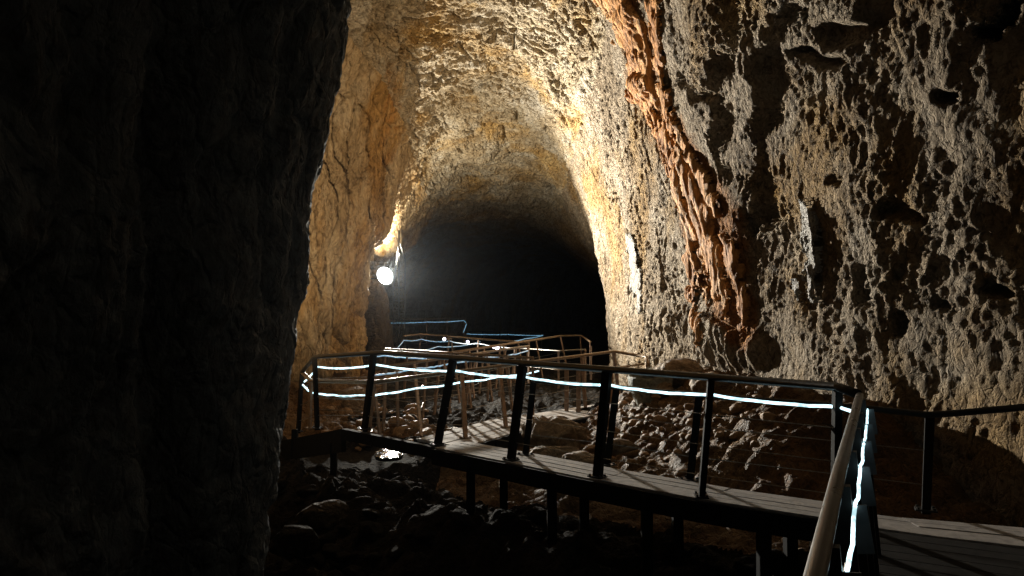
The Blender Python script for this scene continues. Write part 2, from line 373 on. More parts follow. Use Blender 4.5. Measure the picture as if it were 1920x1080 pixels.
# slanting crease in the vault and the alcove beside it
disp = disp + .22 * .35 * sstep(0, 1, band([(800, 215, 40), (880, 280, 55), (945, 340, 60)])) * (ts > .3)[None, :] * (ys > 14)[:, None]
disp = disp - .12 * sstep(0, 1, band([(800, 300, 60), (860, 310, 60)])) * (ts > .3)[None, :] * (ys > 14)[:, None]
P1 = P0 + N0 * disp[..., None]
_PX, _PY = project(P1); _jx = _PX + 14 * perlin(P0 * 2.7 + 12); _jy = _PY + 14 * perlin(P0 * 2.7 + 45)
_on = (ys > 6)[:, None] & (ys < 24)[:, None]
RUST = np.maximum(sstep(0, 1, band([(1150, -30, 50), (1200, 80, 46), (1212, 170, 44), (1262, 262, 46), (1310, 345, 66), (1340, 430, 80), (1360, 520, 76), (1385, 620, 50)], _jx, _jy)) * isr,
                  .27 * sstep(0, 1, band([(735, 120, 34), (738, 200, 44), (722, 300, 36)], _jx, _jy)) * (ts > .5)[None, :] * _on)
RUST = np.maximum(RUST, .12 * sstep(0, 1, band([(1180, 280, 26), (1172, 400, 28), (1180, 560, 26)], _jx, _jy)) * isr)
i1, i2 = int(np.argmin(np.abs(ts - .36))), int(np.argmin(np.abs(ts - .64)))
o = grid_mesh('cave_wall', P1[:, :i1 + 1], M['right'], flip=True, rust=RUST[:, :i1 + 1]); tag(o, 'rugged pitted brown cave wall beside the walkways, lit from across the passage', 'cave wall', kind='structure')
o = grid_mesh('cave_vault', P1[:, i1:i2 + 1], M['vault'], flip=True, rust=RUST[:, i1:i2 + 1]); tag(o, 'ochre cracked rock vault arching over the passage', 'cave ceiling', kind='structure')
o = grid_mesh('cave_wall', P1[:, i2:], M['left'], flip=True, rust=RUST[:, i2:]); tag(o, 'warm tan cave wall between the dark buttress and the floodlight', 'cave wall', kind='structure')
# ------------------------------------------------------------------ dripstone on the right wall
PX1, PY1 = project(P1)
def patch(name, pl, thick, fold, mat, label, cat, bulbs=(), wob=8, kind=None):
    jx = PX1 + wob * perlin(P0 * 3.1 + 11); jy = PY1 + wob * perlin(P0 * 3.1 + 44)
    w = np.where(isr | ((ts < .5)[None, :] & (ys > 12)[:, None] & (ys < 21)[:, None]), band(pl, jx, jy), -9)
    m = w > -.25
    fm = m[:-1, :-1] & m[1:, :-1] & m[:-1, 1:] & m[1:, 1:]
    ii, jj = np.where(m); a, b, c, d = ii.min(), ii.max() + 1, jj.min(), jj.max() + 1
    w = w[a:b, c:d]; p = P0[a:b, c:d]; h = thick * np.clip(w, 0, 1) ** .55
    fo = ridge(sc(p + warp[a:b, c:d] * .5, 5.5, 5.5, .55) + 70, 2, .5) * fold + .35 * fold * fbm(sc(p, 8, 8, 3), 2)
    h = np.where(w > 0, h + fo * np.clip(w * 3, 0, 1) + .012, w * .5)
    for bx, by, br, bh in bulbs:
        h = h + bh * np.sqrt(np.clip(1 - ((PX1[a:b, c:d] - bx) ** 2 + ((PY1[a:b, c:d] - by) * .75) ** 2) / br ** 2, 0, 1))
    # follow a calmer wall under the dripstone, never below the rock itself
    base = P0[a:b, c:d] + N0[a:b, c:d] * np.maximum(disp[a:b, c:d], (.28 * big + .08)[a:b, c:d])[..., None]
    V = base + N0[a:b, c:d] * h[..., None]
    o = grid_mesh(name, V, mat, fm[a:b - 1, c:d - 1], flip=True); tag(o, label, cat); return V
patch('flowstone', [(1145, -30, 20), (1183, 50, 24), (1202, 110, 16), (1211, 165, 21), (1231, 212, 8), (1252, 255, 11), (1276, 300, 13), (1302, 345, 16), (1324, 420, 17), (1341, 490, 13), (1358, 555, 9), (1370, 610, 4)],
      .03, .05, M['flow'], 'orange flowstone ribbon running down the rugged wall, with a round knob', 'flowstone', bulbs=[(1205, 165, 22, .17), (1200, 110, 14, .06), (1180, 30, 20, .07)], wob=13)
patch('flowstone', [(1228, -20, 6), (1236, 80, 7), (1246, 160, 7), (1262, 225, 8), (1296, 285, 8), (1334, 345, 9), (1348, 400, 5)], .025, .045, M['flow'], 'thin orange flowstone strand beside the upper half of the ribbon, on its dark side', 'flowstone', wob=10)
patch('flowstone', [(1258, 300, 5), (1278, 360, 9), (1296, 430, 10), (1302, 520, 9), (1308, 600, 7), (1314, 650, 4)], .025, .05, M['flow'], 'thin ochre flowstone strand beside the lower half of the ribbon, on its bright side', 'flowstone', wob=10)
patch('flowstone', [(1366, 440, 6), (1384, 500, 11), (1398, 560, 10), (1404, 620, 5)], .025, .055, M['flow'], 'short rust coloured flowstone fringe low on the wall at the end of the ribbon', 'flowstone', wob=10)
patch('calcite_streak', [(1183, 440, 5), (1192, 480, 8), (1198, 530, 7), (1201, 585, 3)], .015, .03, M['calcite'], 'thin white calcite streak on the pale rounded wall corner near the dark passage', 'calcite streak', wob=5)
patch('calcite_streak', [(1515, 380, 5), (1526, 430, 11), (1530, 500, 13), (1535, 565, 5)], .02, .05, M['calcite'], 'white glittering calcite streak above a dark hollow in the rugged wall', 'calcite streak', wob=7)

# ------------------------------------------------------------------ dark buttress close to the camera
def buttress():
    sil = [(-400, 690), (0, 652), (60, 642), (150, 626), (230, 612), (300, 601), (370, 582), (440, 577), (500, 574), (560, 556), (640, 541), (700, 530), (760, 524), (820, 519), (900, 515), (1000, 505), (1200, 490)]
    zs = np.concatenate([np.linspace(-2, 4.2, 330), np.linspace(4.25, 11, 80)])
    D = 5.6
    zy = np.array([575 - (z - CZ) * F / D for z in zs]); ex = (np.interp(zy, [s[0] for s in sil], [s[1] for s in sil]) - 960) / F * D
    ex = np.where(zs > 4.2, ex[329] + .02 * (zs - 4.2), ex)
    plan = np.array([(-1.5, -5), (-1.25, -1), (-1.05, 1.2), (-.75, 2.7), (-.42, 4.1), (-.12, 5.0), (0, 5.6), (-.1, 6.0), (-.7, 6.6), (-2.2, 7.4), (-5.5, 9)])
    sl = np.concatenate([[0], np.cumsum(np.hypot(*np.diff(plan, axis=0).T))])
    sv = np.linspace(0, sl[-1], 460); px_, py_ = np.interp(sv, sl, plan[:, 0]), np.interp(sv, sl, plan[:, 1])
    k = np.hanning(15); k /= k.sum()
    px_ = np.convolve(np.pad(px_, 7, 'edge'), k, 'valid'); py_ = np.convolve(np.pad(py_, 7, 'edge'), k, 'valid')
    P = np.zeros((len(sv), len(zs), 3), np.float32)
    P[..., 0] = px_[:, None] + ex[None, :]; P[..., 1] = py_[:, None]; P[..., 2] = zs[None, :]
    d = np.gradient(P, axis=0); nn = np.stack([d[..., 1], -d[..., 0], 0 * d[..., 0]], -1); nn /= np.linalg.norm(nn, axis=-1)[..., None] + 1e-9
    q = P + .3 * np.stack([perlin(P * 1.1), perlin(P * 1.1 + 20), 0 * P[..., 0]], -1)
    h = .14 * fbm(sc(q, .9, .9, .7) + 300, 5, .6) + .045 * ridge(sc(q, 3.4, 3.4, 2.2) + 310, 4, .65) + .05 * fbm(sc(q, 6, 6, 4) + 333, 4, .65) - .1 * (1 - np.abs(perlin(sc(q, 1.1, 1.1, .5) + 320)) * 1.7).clip(0, 1) ** 8
    gull = -.28 * np.exp(-((sv[:, None] - (sl[6] - 1.25 + .35 * (zs[None, :] - 1.2) * -.55)) / .16) ** 2)
    calm = .75 + .25 * sstep(0, .6, np.abs(sv - sl[6]))[:, None]
    return P + nn * ((h + gull) * calm)[..., None]
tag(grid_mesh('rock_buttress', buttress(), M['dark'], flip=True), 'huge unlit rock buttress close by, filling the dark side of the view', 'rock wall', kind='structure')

# ------------------------------------------------------------------ cave floor
def floor_h(X, Y):
    r = curve(XR, Y, .35)
    dr_ = r - X
    z = -.66 + .04 * np.sin(X * 1.3) * np.sin(Y * .9)
    mound = sstep(2.6, .3, dr_) * sstep(6.3, 8.3, Y) * sstep(15.2, 12.2, Y)
    z = z + .95 * mound + .22 * sstep(3.2, 1.0, dr_) * sstep(3.5, 6.5, Y) * sstep(16, 12, Y)
    front = sstep(.2, 1.1, (5.35 - Y) * .726 + (2.3 - X) * .688)          # the pit between the walkway and the camera
    z = z - .55 * front
    lw = X - curve(XL, Y, .22)
    z = z + .55 * sstep(2.2, .2, lw) * sstep(10, 12, Y) * sstep(24, 18, Y)
    z = z + .16 * np.exp(-(((X + 2.3) / 1.5) ** 2 + ((Y - 13.6) / 1.3) ** 2))
    return z
gx = np.concatenate([np.arange(-8.4, 7, .035), np.arange(7, 42, .5)]); gy = np.concatenate([np.arange(-5, 3.4, .2), np.arange(3.4, 15, .03), np.arange(15, 24, .08), np.arange(24, 92, .5)])
GX, GY = np.meshgrid(gx, gy)
def rough(X, Y):
    p = np.stack([X, Y, 0 * X], -1)
    wx = X + .25 * perlin(p * 1.3 + 4); wy = Y + .25 * perlin(p * 1.3 + 24)
    f1, h1 = worley2(wx * 3.2, wy * 3.8, 3); f2, h2 = worley2(wx * 7.5, wy * 8.5, 9); f3, h3 = worley2(wx * 1.3, wy * 1.5, 5)
    pud = sstep(1, .6, np.hypot((X + 2.2) / 1.2, (Y - 11.1) / 1.1))
    c = .12 * (1 - f1 ** 2 * 1.5).clip(-.2, 1) * (.3 + h1) + .06 * (1 - f2 ** 2 * 1.6).clip(-.2, 1) * (.3 + h2) + .06 * (h3 > .55) * (1 - f3 ** 2 * 2).clip(0, 1)
    return (c + .14 * fbm(p * 1.1 + 8, 4) - .12) * (1 - pud) - .12 * pud
GZ = floor_h(GX, GY) + rough(GX, GY)
fc = ((((5.35 - GY) * .726 + (2.3 - GX) * .688) > -.62) | ((GX < -1.0) & (GY < 12.2)) | ((GY > 13.2) & (GX > -3.0)))[:-1, :-1]  # parts of the floor whose shade is painted in with the black rock
GP = np.stack([GX, GY, GZ], -1)
tag(grid_mesh('pit_floor', GP, M['pit'], fc, flip=True), 'stony hollow in front of the walkway, its shade put into the dark colour', 'ground', kind='structure')
og = grid_mesh('cave_floor', GP, M['ground'], ~fc, flip=True)
tag(og, 'rough stony brown cave floor under the walkways', 'ground', kind='structure')
# added wet slab under the walkway, tilted to send the floodlight's glint to the camera
def glint_slab():
    c = at(735, 846, 10.9); L_ = at(722, 517, 22.4)
    n = ((Vector((0, 0, CZ)) - c).normalized() + (L_ - c).normalized()).normalized()
    u = n.cross(Vector((0, 1, 0))).normalized(); v = n.cross(u).normalized(); mb = MB(); K = 22
    rim = [c + u * (math.cos(a) * .20 * (1 + .2 * math.sin(3 * a + 1))) + v * (math.sin(a) * .5 * (1 + .16 * math.cos(2 * a))) for a in [2 * math.pi * k / K for k in range(K)]]
    mb.hexa([p - n * .05 for p in rim], rim)
    tag(mb.build('glint_slab', M['water'], None), 'added wet slab below the walkway, tilted to mirror the floodlight to the camera', 'rock slab')
glint_slab()
def fz(x, y):
    a = np.array([[x]], float); b = np.array([[y]], float); return float(floor_h(a, b)[0, 0])

# ------------------------------------------------------------------ stones
def boulder(name, c, r, seed, mat, label, cat='rock', group=None, rotz=0., rough_=.22, sub=4, flat=0.):
    bm = bmesh.new(); bmesh.ops.create_icosphere(bm, subdivisions=sub, radius=1)
    s = Vector((seed * 3.7, seed * 1.9, seed * 5.3))
    for v in bm.verts:
        n = v.co.normalized()
        k = 1 + rough_ * mnoise.noise(n * 1.1 + s) + rough_ * .55 * mnoise.noise(n * 2.5 + s) + rough_ * .25 * mnoise.noise(n * 6 + s)
        q = n * k
        if flat:                                     # knock planes off it
            for a in range(6):
                d = Vector((mnoise.noise(s + Vector((a, 1, 0))), mnoise.noise(s + Vector((a, 7, 2))), mnoise.noise(s + Vector((a, 3, 5))))).normalized()
                t = q.dot(d) - (1 - flat)
                if t > 0: q = q - d * t * .85
        v.co = Vector((q.x * r[0], q.y * r[1], q.z * r[2]))
    for f in bm.faces: f.smooth = True
    me = bpy.data.meshes.new(name); bm.to_mesh(me); bm.free(); me.materials.append(mat)
    o = bpy.data.objects.new(name, me); COL.objects.link(o); o.location = c; o.rotation_euler = (0, 0, rotz)
    return tag(o, label, cat, group)
boulder('boulder', at(1273, 700, 11.6), (.37, .40, .25), 1, M['stone'], 'smooth brown boulder lying on top of the stone mound against the wall', 'boulder', rough_=.12, sub=5, flat=.12)
boulder('boulder', at(1240, 728, 11.2), (.17, .2, .14), 5, M['stone'], 'small pale boulder wedged under the smooth boulder on the mound', 'boulder', rough_=.2)
boulder('boulder', at(1043, 818, 9.5), (.36, .34, .24), 2, M['stone'], 'big rounded boulder under the edge of the middle walkway', 'boulder', rough_=.25, sub=5, flat=.15)
boulder('boulder', at(1012, 806, 10.2), (.25, .28, .17), 9, M['stone'], 'low boulder half hidden behind the big rounded boulder', 'boulder', rough_=.25, sub=4)
boulder('boulder', at(1040, 856, 8.6), (.36, .24, .13), 12, M['stone'], 'flat dark boulder in front of the big rounded boulder', 'boulder', rough_=.3, sub=5, flat=.2)
boulder('boulder', at(1088, 862, 8.1), (.2, .2, .1), 14, M['stone'], 'low flat boulder behind the walkway edge beside the flat dark one', 'boulder', rough_=.3, sub=4, flat=.2)
boulder('stone_block', at(1158, 838, 8.7), (.30, .13, .10), 21, M['stone'], 'long squared stone block lying across the foot of the mound', 'stone block', rough_=.10, sub=5, flat=.35, rotz=-.08)
boulder('boulder', at(1335, 720, 10.3), (.3, .25, .16), 23, M['stone'], 'squat dark boulder at the foot of the fluted drapery', 'boulder', rough_=.25)
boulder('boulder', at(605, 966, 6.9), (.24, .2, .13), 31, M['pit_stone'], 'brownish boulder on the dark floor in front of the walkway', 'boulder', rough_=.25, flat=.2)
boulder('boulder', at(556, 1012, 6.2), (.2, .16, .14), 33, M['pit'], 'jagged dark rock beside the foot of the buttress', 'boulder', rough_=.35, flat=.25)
boulder('boulder', at(660, 752, 15.0), (.45, .4, .3), 35, M['stone'], 'brown boulder behind the first bend of railing, at the tan wall', 'boulder', rough_=.25, flat=.2)
def pillar():
    zs = np.linspace(-1.0, 2.28, 150); a_ = np.linspace(0, 2 * math.pi, 97); c = at(706, 560, 21.5)
    Z, A = np.meshgrid(zs, a_, indexing='ij'); k = (zs + 1) / 3.28
    r = (.62 - .30 * k) * np.sqrt(np.clip(1 - k ** 9, 0, 1))
    P = np.stack([c.x + r[:, None] * np.cos(A) * .95, c.y + r[:, None] * np.sin(A), Z], -1)
    q = np.stack([np.cos(A) * 1.2, np.sin(A) * 1.2, Z], -1)
    h = .14 * fbm(q * np.array([1.3, 1.3, .8]) + 410, 4) + .05 * fbm(q * 4 + 420, 4, .6)
    P[..., 0] += h * np.cos(A) * (k[:, None] < .995); P[..., 1] += h * np.sin(A) * (k[:, None] < .995); P[:, -1] = P[:, 0]
    tag(grid_mesh('rock_pillar', P.astype(np.float32), M['pit_stone']), 'squat dark brown rock pillar standing in front of the recess, just below the floodlight', 'rock pillar')
pillar()
# loose cobbles of the mound, one object each
PROTO = [boulder('cobble', (0, 0, -3), (1, .8, .55), 50 + k, M['cobble'], 'loose brown cobble lying on the stone mound by the wall', 'cobble', 'cobbles of the mound', rough_=.25, sub=3, flat=.12) for k in range(6)]
spots = []
for _ in range(4000):
    px = random.triangular(1090, 1460, 1200); py = random.triangular(720, 890, 790); d = random.uniform(8, 12.2)
    p = at(px, py, d)
    dr_ = float(curve(XR, np.array([p.y]), .35)[0]) - p.x
    if dr_ < .25 or abs(p.z - fz(p.x, p.y)) > .09: continue
    if p.y < 7.4 + (2.2 - p.x) * 1.05: continue
    r = random.choice((.05, .06, .07, .08, .1, .13))
    if any((a - p.x) ** 2 + (b - p.y) ** 2 < (r + q) ** 2 * .8 for a, b, q in spots): continue
    spots.append((p.x, p.y, r))
    if len(spots) >= 110: break
for i, (x, y, r) in enumerate(spots):
    o = PROTO[i] if i < 6 else PROTO[i % 6].copy()
    if i >= 6: COL.objects.link(o)
    xx = np.array([[x]]); yy = np.array([[y]])
    o.location = (x, y, float((floor_h(xx, yy) + rough(xx, yy))[0, 0]) + r * .25); o.scale = (r, r, r); o.rotation_euler = (random.uniform(-.3, .3), random.uniform(-.3, .3), random.uniform(0, 6.28))
# rubble heap at the tan wall and stones on the dark floor
RP = [boulder('rubble_stone', (0, 0, -3), (1, .85, .6), 70 + k, M['cobble'], 'angular stone of the rubble heap behind the railing bend, at the tan wall', 'stone', 'stones of the rubble heap', rough_=.35, sub=3, flat=.25) for k in range(5)]
n = 0
while n < 46:
    px = random.uniform(610, 800); d = random.uniform(11.8, 15.5); q = at(px, 800, d); x, y = q.x, q.y
    xx = np.array([[x]]); yy = np.array([[y]]); r = random.choice((.07, .09, .12, .16))
    o = RP[n] if n < 5 else RP[n % 5].copy()
    if n >= 5: COL.objects.link(o)
    o.location = (x, y, float((floor_h(xx, yy) + rough(xx, yy))[0, 0]) + r * .2); o.scale = (r, r, r); o.rotation_euler = (random.uniform(-.5, .5), random.uniform(-.5, .5), random.uniform(0, 6.28)); n += 1
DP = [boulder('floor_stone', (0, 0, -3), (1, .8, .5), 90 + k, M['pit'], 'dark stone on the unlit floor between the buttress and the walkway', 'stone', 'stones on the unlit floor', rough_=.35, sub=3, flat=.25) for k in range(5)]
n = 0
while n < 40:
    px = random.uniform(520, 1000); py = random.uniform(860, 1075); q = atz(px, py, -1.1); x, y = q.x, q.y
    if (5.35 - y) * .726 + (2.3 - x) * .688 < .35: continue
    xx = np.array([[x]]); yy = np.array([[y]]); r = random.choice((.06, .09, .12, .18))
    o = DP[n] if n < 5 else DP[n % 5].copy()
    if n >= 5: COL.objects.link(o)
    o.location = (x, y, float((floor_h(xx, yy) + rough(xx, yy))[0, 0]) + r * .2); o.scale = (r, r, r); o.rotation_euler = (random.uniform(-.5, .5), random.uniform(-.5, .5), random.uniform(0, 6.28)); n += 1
# hollow grey basin-like rock leaning at the mound
def basin():
    c = at(1222, 722, 11.4); bm = bmesh.new(); K, R = 48, 20
    prof = [(0.0, -.44), (.14, -.42), (.24, -.30), (.31, -.12), (.345, .06), (.355, .15), (.335, .185), (.30, .165), (.285, .06), (.25, -.10), (.18, -.22), (0.0, -.27)]
    rings = []
    for (r, z) in prof:
        ring = []
        for j in range(K):
            a = 2 * math.pi * j / K; w = 1 + .07 * mnoise.noise(Vector((math.cos(a) * 1.5, math.sin(a) * 1.5, z * 2)))
            dz = .05 * mnoise.noise(Vector((math.cos(a) * 1.2, math.sin(a) * 1.2, 5)))* (1 if z > 0 else .3)
            ring.append(bm.verts.new((r * w * math.cos(a), r * w * math.sin(a), z + dz)))
        rings.append(ring)
    for a, b in zip(rings[:-1], rings[1:]):
        for j in range(K):
            f = bm.faces.new((a[j], a[(j + 1) % K], b[(j + 1) % K], b[j])); f.smooth = True
    bmesh.ops.remove_doubles(bm, verts=bm.verts, dist=1e-4)
    bmesh.ops.recalc_face_normals(bm, faces=bm.faces)
    me = bpy.data.meshes.new('rock_basin'); bm.to_mesh(me); bm.free(); me.materials.append(M['grey_stone'])
    o = bpy.data.objects.new('rock_basin', me); COL.objects.link(o); o.location = c; o.rotation_euler = (math.radians(6), math.radians(-4), 0)
    tag(o, 'grey hollow basin shaped rock beside the stone mound', 'rock basin')
basin()

# ------------------------------------------------------------------ walkways
def walkway(label, left, right, z, planks, thick=.04, beam=.18, legs=(), leg_z=-.9, lead='walkway', group=None, across=False, wood_='deck'):
    """left/right: matching lists of (x, y) along the two edges; z: deck level(s)"""
    n = len(left); zz = z if isinstance(z, (list, tuple)) else [z] * n
    root = empty(lead, (left[0][0], left[0][1], zz[0])); tag(root, label, 'walkway', group)
    Lp = [Vector((p[0], p[1], h)) for p, h in zip(left, zz)]; Rp = [Vector((p[0], p[1], h)) for p, h in zip(right, zz)]
    mb = MB()
    def slab(a, b, c, d):
        dn = Vector((0, 0, thick)); mb.hexa([a - dn, b - dn, c - dn, d - dn], [a, b, c, d])
    if not across:
        for k in range(planks):
            f0, f1 = k / planks + .012, (k + 1) / planks - .012
            for i in range(n - 1):
                jz = Vector((0, 0, random.uniform(-.003, .003)))
                slab(Lp[i].lerp(Rp[i], f0) + jz, Lp[i].lerp(Rp[i], f1) + jz, Lp[i + 1].lerp(Rp[i + 1], f1) + jz, Lp[i + 1].lerp(Rp[i + 1], f0) + jz)
    else:
        for i in range(n - 1):
            m = max(1, int((Lp[i + 1] - Lp[i]).length / .14))
            for k in range(m):
                f0, f1 = (k + .03) / m, (k + .97) / m
                slab(Lp[i].lerp(Lp[i + 1], f0), Rp[i].lerp(Rp[i + 1], f0), Rp[i].lerp(Rp[i + 1], f1), Lp[i].lerp(Lp[i + 1], f1))
    mb.build('deck', M[wood_], root)
    for E, O in ((Lp, Rp), (Rp, Lp)):
        mb = MB()
        for i in range(n - 1):
            a, b = E[i], E[i + 1]; s = (E[i] - O[i]).normalized() * .045; s2 = (E[i + 1] - O[i + 1]).normalized() * .045
            t, d = Vector((0, 0, -.012)), Vector((0, 0, -beam))
            mb.hexa([a + s * .1 + d, a + s + d, b + s2 + d, b + s2 * .1 + d], [a + s * .1 + t, a + s + t, b + s2 + t, b + s2 * .1 + t])
        mb.build('beam', M['fascia'], root)
    for i, f in legs:
        for E in (Lp, Rp):
            p = E[i].lerp(E[i + 1], f); q = Vector((p.x, p.y, leg_z)); mb = MB(); mb.bar(q, p + Vector((0, 0, -thick - .002)), (1, 0, 0), .09, .09); mb.build('support', M['fascia'], root)
    return root
fr = [atz(px, py, 0) for px, py in ((1560, 973), (1315, 936), (1120, 900), (958, 867), (815, 839))]
nrm = Vector((.688, .726, 0)) * .50
bk = [p + nrm for p in fr]
walkway('grey plank walkway crossing in front of the stone mound, nearest of those seen lengthwise', [p.xy for p in fr], [p.xy for p in bk], 0, 4, legs=((0, .5), (1, .5), (2, .5), (3, .5)), leg_z=-1.3)
# deck the photographer stands beside, and the branch running on to the side wall
walkway('dark plank walkway in the near corner, running towards the camera', [(2.36, 5.28), (1.9, 4.0), (1.3, 2.8), (.3, .9), (-.5, -.7)], [(3.55, 4.65), (3.05, 3.4), (2.5, 2.2), (1.5, .3), (.7, -1.3)], -.004, 6, beam=.2, legs=((0, .5), (2, .5)), leg_z=-1.3, across=True, wood_='shade_deck')
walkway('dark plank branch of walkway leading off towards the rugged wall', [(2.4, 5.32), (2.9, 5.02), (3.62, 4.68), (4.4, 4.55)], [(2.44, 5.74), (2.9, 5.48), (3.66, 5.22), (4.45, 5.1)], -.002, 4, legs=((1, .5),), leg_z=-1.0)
Z2 = -.355
def A2(px, py): return atz(px, py, Z2)
l2_ = [A2(782, 822), A2(920, 787), A2(1120, 757), A2(1170, 752)]; r2_ = [A2(868, 838), A2(1000, 801), A2(1168, 768), A2(1212, 762)]
walkway('sunken grey plank walkway lit by the floodlight, climbing away behind the first', [p.xy for p in l2_], [p.xy for p in r2_], Z2, 5, legs=((0, .4), (1, .3), (2, .2)), leg_z=-.95)
# stair landing behind the bend of the first railing: stringer plate and dark treads
def landing():
    a = atz(815, 839, 0); b = atz(640, 804, 0); c = at(528, 826, 10.9)
    root = empty('stair_landing', b); tag(root, 'black steel stringer plate of the stair bend below the first railing', 'stair landing')
    mb = MB(); th = Vector((.05, .05, 0)); t = Vector((0, 0, -.002))
    def plate(p, q, h): mb.hexa([p - Vector((0, 0, h)), q - Vector((0, 0, h)), q + th - Vector((0, 0, h)), p + th - Vector((0, 0, h))], [p + t, q + t, q + th + t, p + th + t])
    plate(a, b, .135); plate(b, c, .3); mb.build('stringer', M['fascia'], root)
    for p in (b.lerp(c, .15), b.lerp(c, .8)):
        mb = MB(); mb.bar((p.x + .03, p.y + .03, -1.1), (p.x + .03, p.y + .03, -.21), (1, 0, 0), .08, .08); mb.build('support', M['fascia'], root)
landing()

# ------------------------------------------------------------------ railings and light ropes
def onrail(pts, px):
    """point of a railing polyline that stands at picture column px"""
    for a, b in zip(pts[:-1], pts[1:]):
        ax, bx = 960 + F * a.x / a.y, 960 + F * b.x / b.y
        if min(ax, bx) - .5 <= px <= max(ax, bx) + .5:
            lo, hi = 0., 1.
            for _ in range(40):
                m = (lo + hi) / 2; p = a.lerp(b, m); v = 960 + F * p.x / p.y
                if (v < px) == (ax < bx): lo = m
                else: hi = m
            return a.lerp(b, lo)
    return None
def railing(label, pts, posts, mat_pipe, mat_post, r=.024, pw=.06, pt=.022, cables=(.35, .65), k=10, cable_r=.0035, plates=False, across=False, feet=False, name='railing', group=None):
    """posts: list of (top, base) points"""
    root = empty(name, (pts[0].x, pts[0].y, pts[0].z - 1)); tag(root, label, 'railing', group)
    mb = MB(); mb.tube(pts, r, k); mb.build('handrail', mat_pipe, root, smooth=True)
    for i, (t, b) in enumerate(posts):
        j = min(range(len(pts) - 1), key=lambda q: ((pts[q] + pts[q + 1]) / 2 - t).length); ax = (pts[j + 1] - pts[j]).normalized()
        wd = Vector((-ax.y, ax.x, 0)) if across else ax
        mb = MB(); mb.bar(b, t - Vector((0, 0, r * .6)), wd, pw, pt); po = mb.build('post', mat_post, root)
        if feet:
            mb = MB(); sd = Vector((-ax.y, ax.x, 0)).normalized(); fl_ = Vector((ax.x, ax.y, 0)).normalized()
            mb.box(Vector((b.x, b.y, b.z + .028)), fl_ * .15, sd * .11, Vector((0, 0, .012)))
            for u_ in (-.055, .055):
                for v_ in (-.038, .038): mb.box(Vector((b.x, b.y, b.z + .042)) + fl_ * u_ + sd * v_, fl_ * .018, sd * .018, Vector((0, 0, .014)))
            mb.build('base_plate', mat_pipe, po)
        if plates:
            mb = MB(); d = (b - t).normalized(); side = Vector((-ax.y, ax.x, 0)).normalized() * (pt / 2 + .004)
            off_ = ax * (pt / 2 + .004) * (1 if ax.y < 0 else -1) if across else side; mb.bar(t + d * .075 + off_ + Vector((.04, 0, 0)), t + d * .235 + off_ + Vector((.052, 0, 0)), wd, pw * 1.15, .005); mb.build('bracket_plate', M['plate'], po)
    if cables and len(posts) > 1:
        for c in cables:
            mb = MB(); mb.tube([t.lerp(b, c) for t, b in posts], cable_r, 5); mb.build('cable', M['cable'], root)
    return root
def rope(label, pts, r=.013, mat='rope', sag=.035, off=.13, posts=None, group=None, jit=.006, side=(0, 0, 0)):
    """LED rope slung below a handrail, pinned at the posts"""
    P = [p - Vector((0, 0, off)) + Vector(side) for p in (posts or pts)]; out = []
    for a, b in zip(P[:-1], P[1:]):
        m = max(6, int((b - a).length / .1))
        for q in range(m):
            f = q / m; out.append(a.lerp(b, f) - Vector((random.uniform(-jit, jit) * .5, 0, sag * min(1.6, (b - a).length) * 4 * f * (1 - f) + random.uniform(-jit, jit))))
    out.append(P[-1]); mb = MB(); mb.tube(out, r, 8)
    return tag(mb.build('rope_light', M[mat], None, smooth=True), label, 'light rope', group)
def drop(p, h, lean=(0, 0)): return (p, Vector((p.x + lean[0], p.y + lean[1], p.z - h)))
ZR = CZ - .565
# R1: black front railing of the first walkway, round to the corner post and the stair bend
Acor = atz(1608, 739, ZR); A0 = atz(1570, 725, ZR); B0 = atz(720, 661, ZR); B1 = at(590, 669, 10.4); B2 = at(566, 698, 11.0); B3 = at(583, 714, 10.7)
R1 = [Acor, A0, B0, B1, B2]
posts1 = []
for tx, bx, by in ((1568, 1566, 975), (1332, 1315, 936), (1138, 1120, 899), (980, 958, 866), (850, 820, 838), (701, 683, 808)):
    b = atz(bx, by, -.02); posts1.append((onrail(R1, tx), b))
posts1 += [(B1, at(595, 806, 10.35)), (B2, at(559, 812, 10.95))]
railing('long black railing in front of the first walkway, bending round the stair landing', R1, posts1, M['steel'], M['dark_post'], r=.031, pw=.085, pt=.05, cables=(.3, .55, .8), k=14, feet=True)
tp = [Acor] + [t for t, b in posts1]
rope('bright white rope light slung along the long black front railing', None, posts=[Acor] + [t.lerp(b, .02) for t, b in posts1], off=.125, sag=.020, r=.0115, jit=.003, side=(.03, .035, 0))
# low back railing of the first walkway, running on to the side wall
lowp = [(1000, 714), (1150, 726), (1305, 740), (1420, 750), (1570, 761), (1632, 766), (1740, 778), (1800, 774), (1925, 763)]
lowd = [7.66, 7.05, 6.5, 6.12, 5.72, 5.6, 5.3, 5.22, 4.95]
LOW = [at(a, b, d) for (a, b), d in zip(lowp, lowd)]
postL = []
for tx, bx, by in ((1000, 985, 857), (1155, 1138, 876), (1310, 1293, 905), (1740, 1736, 962)):
    postL.append((onrail(LOW, tx), atz(bx, by, -.03)))
railing('low black rear railing of the first walkway, running on to the side wall', LOW, postL, M['steel'], M['dark_post'], r=.024, pw=.06, pt=.028, cables=(.35, .7), k=12, feet=True)
